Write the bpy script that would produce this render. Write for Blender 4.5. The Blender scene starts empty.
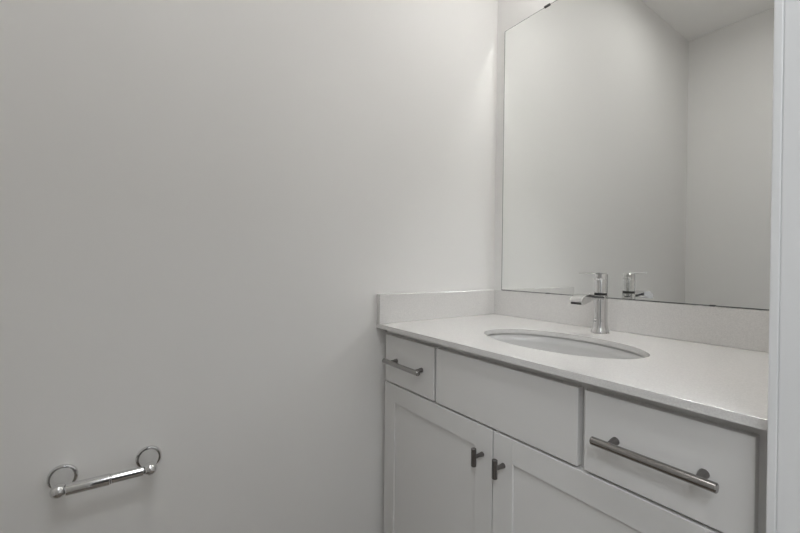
import bpy, bmesh, math
from mathutils import Vector, Matrix

SC = bpy.context.scene
COL = SC.collection
PI = math.pi
ZC = 0.88            # worktop height

# ------------------------------------------------------------- camera
cam_d = bpy.data.cameras.new('camera')
cam = bpy.data.objects.new('camera', cam_d)
COL.objects.link(cam)
SC.camera = cam
yaw, pitch, roll = math.radians(55.0091), math.radians(-0.2225), math.radians(0.7007)
F = Vector((-math.sin(yaw) * math.cos(pitch), math.cos(yaw) * math.cos(pitch), math.sin(pitch)))
R0 = Vector((math.cos(yaw), math.sin(yaw), 0))
U0 = R0.cross(F)
R1 = R0 * math.cos(roll) + U0 * math.sin(roll)
U1 = -R0 * math.sin(roll) + U0 * math.cos(roll)
M = Matrix((R1, U1, -F)).transposed().to_4x4()
M.translation = Vector((1.1274, -1.2764, ZC + 0.1985))
cam.matrix_world = M
cam_d.sensor_width = 36
cam_d.lens = 17.602
cam_d.clip_start = 0.01

# ------------------------------------------------------------- world, exposure, lights
w = bpy.data.worlds.new('world')
SC.world = w
w.use_nodes = True
bg = w.node_tree.nodes['Background']
bg.inputs[0].default_value = (0.90, 0.95, 1.0, 1)
bg.inputs[1].default_value = 2.2
vs = SC.view_settings
vs.view_transform = 'Standard'
vs.look = 'None'
vs.gamma = 1
vs.use_curve_mapping = False
vs.exposure = 0.0
BULB = 30.0          # emission of the vanity bulbs
SHADE = 6.0
ROOM_FILL_W = 3.2          # added fill light under the room ceiling
HALL_FILL_W = 21.0         # added fill light towards the hall end
HALL_W = 9.0        # hall ceiling light
cy = SC.cycles
cy.max_bounces = 12
cy.diffuse_bounces = 6
cy.glossy_bounces = 6
cy.sample_clamp_indirect = 0
cy.use_guiding = True
cy.caustics_reflective = True
cy.blur_glossy = 0.0

def area(name, loc, size, power, col, rot=(0, 0, 0)):
    l = bpy.data.lights.new(name, 'AREA')
    l.shape = 'DISK'
    l.size = size
    l.energy = power
    l.color = col
    o = bpy.data.objects.new(name, l)
    o.location = loc
    o.rotation_euler = rot
    COL.objects.link(o)
    return o
HALL_LAMP = (1.75, -1.15)
HALL_FILL = (2.0, -2.3)
ROOM_FILL = (0.56, -1.15)
area('hall_area_light', (HALL_LAMP[0], HALL_LAMP[1], 2.655), 0.50, HALL_W, (0.91, 0.955, 1.0))

area('hall_area_light', (HALL_FILL[0], HALL_FILL[1], 2.655), 0.50, HALL_FILL_W, (0.91, 0.955, 1.0))  # added fill, brightens the right end of the cabinet fronts
area('room_fill_light', (ROOM_FILL[0], ROOM_FILL[1], 2.655), 0.40, ROOM_FILL_W, (1.0, 0.99, 0.97))  # added fill for the walls and cabinet, no lamp known here

# ------------------------------------------------------------- materials
def mat(name, col, rough=0.5, metal=0.0, spec=0.5, noise=None, bump=None, emit=None, coat=0.0):
    m = bpy.data.materials.new(name)
    m.use_nodes = True
    nt = m.node_tree
    b = nt.nodes['Principled BSDF']
    b.inputs['Base Color'].default_value = (*col, 1)
    b.inputs['Roughness'].default_value = rough
    b.inputs['Metallic'].default_value = metal
    b.inputs['Specular IOR Level'].default_value = spec
    b.inputs['Coat Weight'].default_value = coat
    b.inputs['Coat Roughness'].default_value = 0.05
    tc = nt.nodes.new('ShaderNodeTexCoord')
    if noise:
        scale, amp = noise[:2]
        n = nt.nodes.new('ShaderNodeTexNoise')
        n.inputs['Scale'].default_value = scale
        n.inputs['Detail'].default_value = 3
        r = nt.nodes.new('ShaderNodeValToRGB')
        r.color_ramp.elements[0].position = 0.35
        r.color_ramp.elements[1].position = 0.65
        r.color_ramp.elements[0].color = (*[c * (1 - amp) for c in col], 1)
        r.color_ramp.elements[1].color = (*[min(1, c * (1 + amp)) for c in col], 1)
        nt.links.new(tc.outputs['Object'], n.inputs['Vector'])
        nt.links.new(n.outputs['Fac'], r.inputs[0])
        nt.links.new(r.outputs[0], b.inputs['Base Color'])
    if bump:
        n2 = nt.nodes.new('ShaderNodeTexNoise')
        n2.inputs['Scale'].default_value = bump[0]
        n2.inputs['Detail'].default_value = 2
        bp = nt.nodes.new('ShaderNodeBump')
        bp.inputs['Strength'].default_value = bump[1]
        bp.inputs['Distance'].default_value = bump[2]
        nt.links.new(tc.outputs['Object'], n2.inputs['Vector'])
        nt.links.new(n2.outputs['Fac'], bp.inputs['Height'])
        nt.links.new(bp.outputs[0], b.inputs['Normal'])
    if emit:
        b.inputs['Emission Color'].default_value = (*emit[0], 1)
        b.inputs['Emission Strength'].default_value = emit[1]
    return m

MW = mat('wall_paint', (0.790, 0.781, 0.766), 0.55, spec=0.3, bump=(60, 0.06, 0.002))
MC = mat('ceiling_paint', (0.88, 0.872, 0.86), 0.9, spec=0.1)
MT = mat('trim_paint', (0.76, 0.765, 0.77), 0.4)
MF = mat('floor_vinyl', (0.20, 0.17, 0.14), 0.4, noise=(14, 0.15))
MV = mat('cabinet_paint', (0.70, 0.692, 0.680), 0.35, spec=0.5)
MQ = mat('white_quartz', (0.69, 0.677, 0.662), 0.05, spec=0.5, noise=(380, 0.055))
MP = mat('white_porcelain', (0.60, 0.595, 0.585), 0.06)
MCH = mat('polished_chrome', (0.71, 0.71, 0.71), 0.05, metal=1)
MN = mat('brushed_nickel', (0.37, 0.36, 0.35), 0.16, metal=1)
MNK = mat('dark_nickel', (0.19, 0.18, 0.175), 0.35, metal=1)
MDK = mat('recess_black', (0.03, 0.03, 0.03), 0.5)  # black painted for the shade in the faucet's gap and outlet
MMI = mat('mirror_silver', (0.90, 0.91, 0.90), 0.0, metal=1)
MME = mat('mirror_edge', (0.05, 0.055, 0.055), 0.4)
MCL = mat('clip_metal', (0.10, 0.10, 0.10), 0.4, metal=0.6)
MDO = mat('reflection_panel_dark', (0.035, 0.033, 0.032), 0.4)  # for the unseen panels that darken the chrome reflections
MB = mat('bulb_glow', (1, 1, 1), 0.5, emit=((1.0, 0.99, 0.98), BULB))
MS = mat('frosted_glass', (0.9, 0.9, 0.88), 0.4, emit=((1.0, 0.99, 0.98), SHADE))
MD = mat('diffuser_glow', (0.95, 0.95, 0.95), 0.5, emit=((1, 1, 1), 2.0))

# ------------------------------------------------------------- mesh helpers
def bx(bm, x0, x1, y0, y1, z0, z1, bev=0.0, seg=2):
    r = bmesh.ops.create_cube(bm, size=1)
    for v in r['verts']:
        v.co = Vector(((x0 + x1) / 2 + v.co.x * (x1 - x0), (y0 + y1) / 2 + v.co.y * (y1 - y0),
                       (z0 + z1) / 2 + v.co.z * (z1 - z0)))
    if bev:
        es = {e for v in r['verts'] for e in v.link_edges}
        bmesh.ops.bevel(bm, geom=list(es), offset=bev, segments=seg, affect='EDGES', profile=0.5)

def lathe(bm, prof, axis='Z', c=(0, 0, 0), n=40, cap=True):
    """prof: list of (radius, distance along axis)"""
    c = Vector(c)
    rings = []
    for r, h in prof:
        ring = []
        for i in range(n):
            a = 2 * PI * i / n
            u, v = r * math.cos(a), r * math.sin(a)
            if axis == 'Z':
                p = Vector((u, v, h))
            elif axis == 'X':
                p = Vector((h, u, v))
            else:
                p = Vector((v, h, u))
            ring.append(bm.verts.new(c + p))
        rings.append(ring)
    for a, b in zip(rings, rings[1:]):
        for i in range(n):
            bm.faces.new((a[i], a[(i + 1) % n], b[(i + 1) % n], b[i]))
    if cap:
        bm.faces.new(list(reversed(rings[0])))
        bm.faces.new(rings[-1])

def ball(bm, c, r, sx=1, n=24):
    k = bmesh.ops.create_uvsphere(bm, u_segments=n, v_segments=n // 2, radius=r)
    for v in k['verts']:
        v.co = Vector((v.co.x * sx, v.co.y, v.co.z)) + Vector(c)

def obj(name, bm, m, parent=None, smooth=False, **kw):
    bmesh.ops.recalc_face_normals(bm, faces=bm.faces)
    me = bpy.data.meshes.new(name)
    bm.to_mesh(me)
    bm.free()
    me.materials.append(m)
    o = bpy.data.objects.new(name, me)
    COL.objects.link(o)
    if smooth:
        for p in me.polygons:
            p.use_smooth = True
        md = o.modifiers.new('edges', 'EDGE_SPLIT')
        md.split_angle = math.radians(38)
    if parent:
        o.parent = parent
    for k, v in kw.items():
        o[k] = v
    return o

def local(bm, loc):
    """shift mesh built in world coordinates into the frame of an empty at loc"""
    bmesh.ops.translate(bm, verts=bm.verts, vec=-Vector(loc))
    return bm

def thing(name, label, cat, loc, group=None):
    o = bpy.data.objects.new(name, None)
    o.empty_display_size = 0.05
    COL.objects.link(o)
    o.location = loc
    o['label'] = label
    o['category'] = cat
    if group:
        o['group'] = group
    return o

def struct(name, bm, m, **kw):
    return obj(name, bm, m, kind='structure', **kw)

# ------------------------------------------------------------- room shell
H = 2.708            # ceiling
RX = 0.988           # room face of the right wall
RXO = 1.088          # hall face
YB = -2.03           # rear wall
DY0, DY1, DH = -1.385, -0.5990, 2.03   # doorway in the right wall
XH = 2.55            # far wall of the hall

bm = bmesh.new(); bx(bm, -0.1, 0, YB - 0.1, 0.1, 0, H); struct('wall_left', bm, MW)
bm = bmesh.new(); bx(bm, 0, RXO, 0, 0.1, 0, H); struct('wall_back', bm, MW)
bm = bmesh.new(); bx(bm, 0, RXO, YB - 0.1, YB, 0, H); struct('wall_front', bm, MW)
bm = bmesh.new()
bx(bm, RX, RXO, DY1 + 0.021, 0, 0, H)
bx(bm, RX, RXO, YB, DY0 - 0.021, 0, H)
bx(bm, RX, RXO, DY0 - 0.021, DY1 + 0.021, DH + 0.021, H)
struct('wall_right', bm, MW)
bm = bmesh.new()
bx(bm, XH, XH + 0.1, -3.1, -1.95, 0, H); bx(bm, XH, XH + 0.1, -1.15, 1.8, 0, H); bx(bm, XH, XH + 0.1, -1.95, -1.15, 2.03, H)
struct('wall_hall', bm, MW)
bm = bmesh.new()                      # end wall of the hall, with an opening for an added dark panel
YE = -3.0
bx(bm, RX, 1.70, YE - 0.1, YE, 0, H); bx(bm, 2.46, XH, YE - 0.1, YE, 0, H); bx(bm, 1.70, 2.46, YE - 0.1, YE, 2.03, H)
struct('wall_hall_end', bm, MW)
bm = bmesh.new(); bx(bm, 1.70, 2.46, YE - 0.07, YE - 0.03, 0, 2.03, 0.002); struct('reflection_panel_2', bm, MDO)  # unseen panel, added to put a dark streak in the faucet's reflection
bm = bmesh.new(); bx(bm, XH + 0.03, XH + 0.07, -1.95, -1.15, 0, 2.03, 0.002); struct('reflection_panel_1', bm, MDO)  # unseen dark panel, added for contrast in the chrome
bm = bmesh.new()
bx(bm, RX, RXO, -3.0, YB - 0.1, 0, H); bx(bm, RX, RXO, 0.1, 1.8, 0, H)
struct('wall_hall_side', bm, MW)
bm = bmesh.new(); bx(bm, -0.1, XH + 0.1, -3.1, 1.8, -0.1, 0); struct('floor', bm, MF)
bm = bmesh.new(); bx(bm, -0.1, XH + 0.1, -3.1, 1.8, H, H + 0.1); struct('ceiling', bm, MC)

# door lining: boards on three sides with a thin bead towards the room
bm = bmesh.new()
T = 0.018
for x0, x1, d in ((RX + 0.0095, RXO, 0.0008), (RX, RX + 0.0095, 0.0)):
    e = 0.0015
    bx(bm, x0, x1, DY1 + d, DY1 + 0.0205, 0, DH + 0.0205, e)
    bx(bm, x0, x1, DY0 - 0.0205, DY0 - d, 0, DH + 0.0205, e)
    bx(bm, x0, x1, DY0 - d, DY1 + d, DH + d, DH + 0.0205, e)
struct('trim_1', bm, MT)
bm = bmesh.new()                      # casing on the hall side
bx(bm, RXO, RXO + 0.016, DY1 + 0.006, DY1 + 0.07, 0, DH + 0.07, 0.003)
bx(bm, RXO, RXO + 0.016, DY0 - 0.07, DY0 - 0.006, 0, DH + 0.07, 0.003)
bx(bm, RXO, RXO + 0.016, DY0 - 0.006, DY1 + 0.006, DH + 0.006, DH + 0.07, 0.003)
struct('trim_2', bm, MT)
bm = bmesh.new(); bx(bm, 0, 0.014, YB, -0.56, 0, 0.13, 0.003); struct('baseboard_left', bm, MT)
bm = bmesh.new(); bx(bm, 0.014, RX, YB, YB + 0.014, 0, 0.13, 0.003); struct('baseboard_front', bm, MT)

# ------------------------------------------------------------- mirror and its clips
MX0, MX1, MZ0, MZ1 = 0.0442, 0.981, ZC + 0.0998, ZC + 1.1662
mir = thing('wall_mirror', 'large frameless rectangular mirror on the wall above the white backsplash', 'mirror', ((MX0 + MX1) / 2, 0, MZ0))
bm = bmesh.new(); bx(bm, MX0, MX1, -0.005, -0.0005, MZ0, MZ1)
obj('glass_edge', local(bm, mir.location), MME, mir)
bm = bmesh.new(); bx(bm, MX0 + 0.0024, MX1 - 0.0024, -0.0056, -0.005, MZ0 + 0.0022, MZ1 - 0.0022)
obj('mirror_face', local(bm, mir.location), MMI, mir)

def clip(x, z, top, w, label):
    t = thing('mirror_clip', label, 'clip', (x, 0, z))
    bm = bmesh.new()
    s = 1 if top else -1
    bx(bm, -w / 2, w / 2, -0.0095, -0.0005, min(0.0005 * s, 0.002 * s), max(0.0005 * s, 0.002 * s), 0.0004)
    bx(bm, -w / 2, w / 2, -0.0095, -0.007, min(-0.004 * s, 0.002 * s), max(-0.004 * s, 0.002 * s), 0.0008)
    obj('clip_body', bm, MCL, t)
    return t
clip(0.243, MZ1, True, 0.024, 'small dark clip holding the top edge of the mirror')

# ------------------------------------------------------------- vanity cabinet
VX1 = 0.984
FY, YF = -0.562, -0.543       # front of the drawer fronts, face frame plane
ZB = ZC - 0.0150              # underside of the worktop
van = thing('vanity_cabinet', 'white painted vanity cabinet with shaker doors under the quartz countertop', 'vanity', (0.49, -0.27, 0))
L0 = van.location
bm = bmesh.new()
bx(bm, 0.012, 0.030, YF + 0.02, -0.002, 0.0, ZB)
bx(bm, VX1 - 0.018, VX1, YF + 0.02, -0.002, 0.0, ZB)
bx(bm, 0.030, VX1 - 0.018, YF + 0.02, -0.002, 0.10, 0.118)
bx(bm, 0.030, VX1 - 0.018, -0.012, -0.002, 0.118, ZB)
obj('cabinet_body', local(bm, L0), MV, van)
bm = bmesh.new()
z0 = ZC - 0.0152
def fr(x0, x1, za, zb):
    bx(bm, x0, x1, YF, YF + 0.0195, za, zb)
ZR1, ZR2 = ZC - 0.045, ZC - 0.178     # drawer openings
fr(0.004, 0.045, 0.10, z0)
fr(0.955, VX1, 0.10, z0)
fr(0.045, 0.955, ZR1, z0)
fr(0.045, 0.955, ZC - 0.21, ZR2)
fr(0.045, 0.955, 0.10, 0.14)
fr(0.265, 0.305, ZR2, ZR1)
fr(0.70, 0.737, ZR2, ZR1)
fr(0.478, 0.520, 0.14, ZC - 0.21)
obj('face_frame', local(bm, L0), MV, van)
bm = bmesh.new(); bx(bm, 0.030, VX1 - 0.018, -0.475, -0.457, 0.0, 0.10)
obj('toe_kick', local(bm, L0), MV, van)

def bar_pull(parent, cx, cz, length, gap, ploc):
    bm = bmesh.new()
    yb = FY - 0.033
    lathe(bm, [(0.0062, -length / 2), (0.0074, -length / 2 + 0.0012), (0.0074, length / 2 - 0.0012), (0.0062, length / 2)],
          'X', (cx, yb, cz), 28)
    h = obj('bar_handle', local(bm, ploc), MN, parent, True, label='brushed nickel bar handle')
    for s in (-1, 1):
        bm = bmesh.new()
        lathe(bm, [(0.0072, FY - 0.0003), (0.0066, FY - 0.008), (0.0048, FY - 0.016), (0.0046, yb + 0.004)], 'Y',
              (cx + s * gap / 2, 0, cz), 24)
        obj('handle_post', local(bm, ploc), MNK, parent, True, label='dark tapered handle post')
def front(name, x0, x1, za, zb, handle=True, hx=None):
    bm = bmesh.new()
    bx(bm, x0, x1, FY, YF - 0.0005, ZC + za, ZC + zb, 0.0015)
    o = obj(name, local(bm, L0), MV, van)
    if handle:
        cx, cz = (x0 + x1) / 2, ZC + (za + zb) / 2
        cx = hx or cx
        bar_pull(o, cx, cz, 0.182, 0.130, L0)
    return o
ZT, ZBt = -0.0335, -0.1857
front('drawer', 0.0285, 0.2795, ZBt, ZT, hx=0.160)
front('false_drawer_front', 0.2890, 0.7095, ZBt, ZT, False)
front('drawer', 0.7225, 0.9690, ZBt, ZT)

def door(x0, x1, za, zb, kx, hinge_label=None):
    R = 0.0565
    bm = bmesh.new()
    y0, y1 = FY, YF - 0.0005
    bx(bm, x0, x0 + R, y0, y1, za, zb, 0.0009)
    bx(bm, x1 - R, x1, y0, y1, za, zb, 0.0009)
    bx(bm, x0 + R, x1 - R, y0, y1, zb - R, zb, 0.0009)
    bx(bm, x0 + R, x1 - R, y0, y1, za, za + R, 0.0009)
    o = obj('door', local(bm, L0), MV, van)
    bm = bmesh.new()
    bx(bm, x0 + R - 0.004, x1 - R + 0.004, FY + 0.0050, YF - 0.002, za + R - 0.004, zb - R + 0.004)
    obj('inset_panel', local(bm, L0), MV, o)
    bm = bmesh.new()
    kz = ZC - 0.2595
    yk = FY - 0.030
    lathe(bm, [(0.0060, FY - 0.0003), (0.0056, FY - 0.006), (0.0048, FY - 0.014), (0.0048, yk + 0.003)], 'Y', (kx, 0, kz), 24)
    lathe(bm, [(0.0054, -0.0215), (0.0064, -0.0205), (0.0064, 0.0205), (0.0054, 0.0215)], 'Z', (kx, yk, kz), 24)
    obj('knob', local(bm, L0), MNK, o, True, label='dark nickel T-shaped knob')
    return o
door(0.0285, 0.4975, 0.125, ZC - 0.1912, 0.4665)
door(0.5005, 0.9690, 0.125, ZC - 0.1912, 0.5315)

# ------------------------------------------------------------- countertop with oval cutout
SX, SY, SA, SB = 0.5105, -0.331, 0.2215, 0.1395
def perim(x0, x1, y0, y1, a):
    """point where the ray from the sink centre at angle a leaves the rectangle"""
    c, s = math.cos(a), math.sin(a)
    t = min([((x1 if c > 0 else x0) - SX) / c if abs(c) > 1e-9 else 1e9,
             ((y1 if s > 0 else y0) - SY) / s if abs(s) > 1e-9 else 1e9])
    return SX + c * t, SY + s * t
def slab(x0, x1, y0, y1, z0, z1):
    bm = bmesh.new()
    n = 160
    ang = [2 * PI * i / n for i in range(n)]
    ell = [(SX + SA * math.cos(a), SY + SB * math.sin(a)) for a in ang]
    ra = [math.atan2(y - SY, x - SX) for x, y in ell]
    out = [list(perim(x0, x1, y0, y1, a)) for a in ra]
    for cx_, cy_ in ((x0, y0), (x1, y0), (x1, y1), (x0, y1)):
        k = min(range(n), key=lambda i: (out[i][0] - cx_) ** 2 + (out[i][1] - cy_) ** 2)
        out[k] = [cx_, cy_]
    e = 0.0007
    def ring(pts, z):
        return [bm.verts.new((x, y, z)) for x, y in pts]
    def inset(pts, d):
        return [(min(max(x, x0 + d), x1 - d), min(max(y, y0 + d), y1 - d)) for x, y in pts]
    def grow(d):
        return [(SX + (SA + d) * math.cos(a), SY + (SB + d) * math.sin(a)) for a in ang]
    rs = [ring(grow(0), z0), ring(grow(0), z1 - e), ring(grow(e * 0.4), z1 - e * 0.3), ring(grow(e), z1), ring(inset(out, e), z1), ring(inset(out, 0.3*e), z1 - 0.3*e),
          ring(out, z1 - e), ring(out, z0)]
    for a, b in zip(rs, rs[1:] + rs[:1]):
        for i in range(n):
            j = (i + 1) % n
            bm.faces.new((a[i], a[j], b[j], b[i]))
    return bm
ct = obj('countertop', slab(0.0005, 0.9865, -0.582, -0.0005, ZC - 0.0145, ZC), MQ)
ct['label'] = 'white speckled quartz countertop slab on top of the vanity cabinet'
ct['category'] = 'countertop'
bm = bmesh.new(); bx(bm, 0.0205, 0.9865, -0.02, -0.0005, ZC + 0.0002, ZC + 0.0990, 0.0012)
o = obj('backsplash', bm, MQ); o['label'] = 'long white quartz backsplash strip along the wall under the mirror'; o['category'] = 'backsplash'
bm = bmesh.new(); bx(bm, 0.0005, 0.0200, -0.5815, -0.0005, ZC + 0.0002, ZC + 0.0990, 0.0012)
o = obj('side_splash', bm, MQ); o['label'] = 'short white quartz side splash against the left wall'; o['category'] = 'backsplash'

# ------------------------------------------------------------- undermount sink
sk = thing('undermount_sink', 'oval white porcelain undermount sink set into the countertop', 'sink', (SX, SY, ZC - 0.0148))
bm = bmesh.new()
n = 96
prof = [(0.030, 0), (0.004, 0.0), (0.001, -0.001), (-0.001, -0.02), (-0.007, -0.06), (-0.030, -0.098), (-0.060, -0.122), (-0.095, -0.132), (-0.117, -0.135)]
rings = [[bm.verts.new(((SA + 0.0045 + d) * math.cos(2 * PI * i / n), (SB + 0.0045 + d) * math.sin(2 * PI * i / n), z)) for i in range(n)] for d, z in prof]
for a, b in zip(rings, rings[1:]):
    for i in range(n):
        bm.faces.new((a[i], a[(i + 1) % n], b[(i + 1) % n], b[i]))
c0 = bm.verts.new((0, 0, -0.136))
for i in range(n):
    bm.faces.new((rings[-1][i], rings[-1][(i + 1) % n], c0))
bowl = obj('bowl', bm, MP, sk, True)
sd = bowl.modifiers.new('shell', 'SOLIDIFY'); sd.thickness = 0.008; sd.offset = 0
bowl.location.z = -0.0045
bm = bmesh.new()
lathe(bm, [(0.026, -0.1335), (0.026, -0.131), (0.018, -0.130), (0.017, -0.1325)], 'Z', (0, 0, -0.001), 40)
obj('drain', bm, MCH, sk, True)

# ------------------------------------------------------------- faucet
FX, FYY = 0.5035, -0.0935
fa = thing('faucet', 'polished chrome single-lever faucet standing behind the oval sink', 'faucet', (FX, FYY, ZC + 0.0002))
bm = bmesh.new()
lathe(bm, [(0.0262, 0), (0.0262, 0.003), (0.0250, 0.007), (0.0222, 0.014), (0.0204, 0.024), (0.0197, 0.036), (0.0195, 0.114)], 'Z', n=48)
obj('faucet_body', bm, MCH, fa, True)
bm = bmesh.new(); lathe(bm, [(0.0178, 0.1142), (0.0178, 0.1208)], 'Z', n=48)
obj('gap_band', bm, MDK, fa, True, label='black band standing in for the shaded gap below the handle')
bm = bmesh.new()
lathe(bm, [(0.0175, 0.121), (0.0190, 0.122), (0.0190, 0.158), (0.0186, 0.1592), (0.0186, 0.1605), (0.0190, 0.1615), (0.0190, 0.178), (0.0175, 0.1795)], 'Z', n=48)
hb = obj('handle', bm, MCH, fa, True)
bm = bmesh.new()
bx(bm, -0.0125, 0.0125, -0.100, 0.012, 0.1797, 0.1822, 0.0009)
obj('lever', bm, MCH, hb, True)
# flat waterfall spout: a strip swept forwards and curled down at its tip
bm = bmesh.new()
top = [(0.0, 0.1120), (-0.018, 0.1125), (-0.045, 0.1150), (-0.070, 0.1185), (-0.092, 0.1205), (-0.110, 0.1190), (-0.122, 0.1150), (-0.130, 0.1095), (-0.134, 0.1035)]
bot = [(0.0, 0.1020), (-0.018, 0.1020), (-0.045, 0.1050), (-0.066, 0.1045), (-0.080, 0.1010), (-0.094, 0.0965), (-0.108, 0.0935), (-0.119, 0.0920), (-0.128, 0.0912)]
sec = []
for (ty, tz), (by, bz) in zip(top, bot):
    hw = 0.0165 + 0.002 * min(1, -ty / 0.08)
    e = 0.0016
    dy, dz = (by - ty), (bz - tz)
    l = math.hypot(dy, dz); dy /= l; dz /= l
    pts = [(-hw, ty + dy * e, tz + dz * e), (-hw + e, ty, tz), (hw - e, ty, tz), (hw, ty + dy * e, tz + dz * e),
           (hw, by - dy * e, bz - dz * e), (hw - e, by, bz), (-hw + e, by, bz), (-hw, by - dy * e, bz - dz * e)]
    sec.append([bm.verts.new((p[0], p[1] * 1.02, p[2])) for p in pts])
for a, b in zip(sec, sec[1:]):
    for i in range(8):
        bm.faces.new((a[i], a[(i + 1) % 8], b[(i + 1) % 8], b[i]))
bm.faces.new(sec[0]); bm.faces.new(sec[-1])
sp = obj('spout', bm, MCH, fa, True)
bm = bmesh.new()
e0, e1 = Vector((0, top[-1][0] * 1.02, top[-1][1])), Vector((0, bot[-1][0] * 1.02, bot[-1][1]))
a = e0.lerp(e1, 0.42); b = e0.lerp(e1, 0.88); nn = Vector((0, -(e1 - e0).z, (e1 - e0).y)).normalized()
if nn.z > 0: nn = -nn
vs_ = []
for q in (0.0002, 0.0012):
    vs_.append([bm.verts.new(Vector((x, 0, 0)) + p + nn * q) for x, p in ((-0.015, a), (0.015, a), (0.015, b), (-0.015, b))])
for i in range(4):
    bm.faces.new((vs_[0][i], vs_[0][(i + 1) % 4], vs_[1][(i + 1) % 4], vs_[1][i]))
bm.faces.new(vs_[0]); bm.faces.new(vs_[1])
obj('outlet', bm, MDK, sp, label='dark outlet slot')

# clips under the mirror, standing on the backsplash edge
def low_clip(x, label):
    t = thing('mirror_clip', label, 'clip', (x, 0, MZ0))
    bm = bmesh.new()
    bx(bm, -0.006, 0.006, -0.0105, -0.0060, -0.0006, 0.0035, 0.0008)
    obj('clip_body', bm, MCL, t)
low_clip(0.262, 'tiny dark clip at the bottom edge of the mirror left of the faucet')
low_clip(0.755, 'tiny dark clip at the bottom edge of the mirror right of the faucet')

# ------------------------------------------------------------- toilet paper holder
HZ = ZC - 0.2755
tp = thing('toilet_paper_holder', 'empty polished chrome toilet paper holder with round ends on the left wall', 'toilet paper holder', (0, -1.3075, HZ))
HP = 0.0795
for s, nm in ((-1, 'near'), (1, 'far')):
    bm = bmesh.new()
    lathe(bm, [(0.0258, 0.0003), (0.0270, 0.0025), (0.0268, 0.0050), (0.0258, 0.0072), (0.0244, 0.0078), (0.0234, 0.0072), (0.0228, 0.0062),
               (0.0222, 0.0075), (0.0212, 0.0120), (0.0192, 0.0210), (0.0160, 0.0330), (0.0130, 0.0460), (0.0108, 0.0590)],
          'X', (0, s * HP, 0), 48)
    pt = obj('mounting_post', bm, MCH, tp, True)
    bm = bmesh.new()
    ball(bm, (0.069, s * HP, 0), 0.0143, 1.05, 32)
    lathe(bm, [(0.010, 0.0585), (0.0116, 0.0590), (0.0116, 0.0610), (0.010, 0.0620)], 'X', (0, s * HP, 0), 32)
    obj('ball_end', bm, MCH, pt, True)
bm = bmesh.new()
q = lambda y0, y1, r: lathe(bm, [(r - 0.001, y0), (r, y0 + 0.001), (r, y1 - 0.001), (r - 0.001, y1)], 'Y', (0.072, 0, 0), 40)
q(-0.0680, 0.006, 0.0122)
q(0.006, 0.009, 0.0112)
q(0.009, 0.0670, 0.0102)
obj('roller_bar', bm, MCH, tp, True)

# ------------------------------------------------------------- vanity light above the mirror, out of the frame
LZ = ZC + 1.53
vl = thing('vanity_light', 'chrome bath light bar with three frosted glass shades above the mirror', 'light', (0.513, 0, LZ))
bm = bmesh.new(); bx(bm, -0.21, 0.21, -0.022, -0.0005, -0.045, 0.045, 0.006)
obj('backplate', bm, MCH, vl, True)
for dx in (-0.13, 0.0, 0.13):
    bm = bmesh.new()
    lathe(bm, [(0.010, -0.023), (0.010, -0.15)], 'Y', (dx, 0, 0), 20)
    lathe(bm, [(0.020, 0.008), (0.024, 0.0), (0.024, -0.030)], 'Z', (dx, -0.15, 0), 24)
    arm = obj('lamp_arm', bm, MCH, vl, True)
    bm = bmesh.new()
    lathe(bm, [(0.026, -0.022), (0.036, -0.040), (0.044, -0.065), (0.050, -0.090), (0.055, -0.108)], 'Z', (dx, -0.15, 0), 32, cap=False)
    sh = obj('lamp_shade', bm, MS, arm, True)
    m_ = sh.modifiers.new('shell', 'SOLIDIFY'); m_.thickness = 0.003
    bm = bmesh.new(); ball(bm, (dx, -0.15, -0.100), 0.027, 1, 20)
    obj('bulb', bm, MB, arm, True)

# ------------------------------------------------------------- hall ceiling lamp, and two added fill lights in the same housing
for (x, y), lab in ((ROOM_FILL, 'added fill light shaped as a round white ceiling lamp inside the powder room'), (HALL_LAMP, 'round white ceiling lamp in the hall outside the doorway'),
                    (HALL_FILL, 'added fill light shaped as a round white ceiling lamp near the end of the hall')):
    t = thing('ceiling_light', lab, 'light', (x, y, H))
    bm = bmesh.new(); lathe(bm, [(0.155, -0.0005), (0.160, -0.015), (0.155, -0.030), (0.140, -0.036)], 'Z', n=48)
    obj('lamp_housing', bm, MT, t, True)
    bm = bmesh.new(); lathe(bm, [(0.138, -0.0365), (0.132, -0.041), (0.10, -0.044)], 'Z', n=48)
    obj('diffuser', bm, MD, t, True)
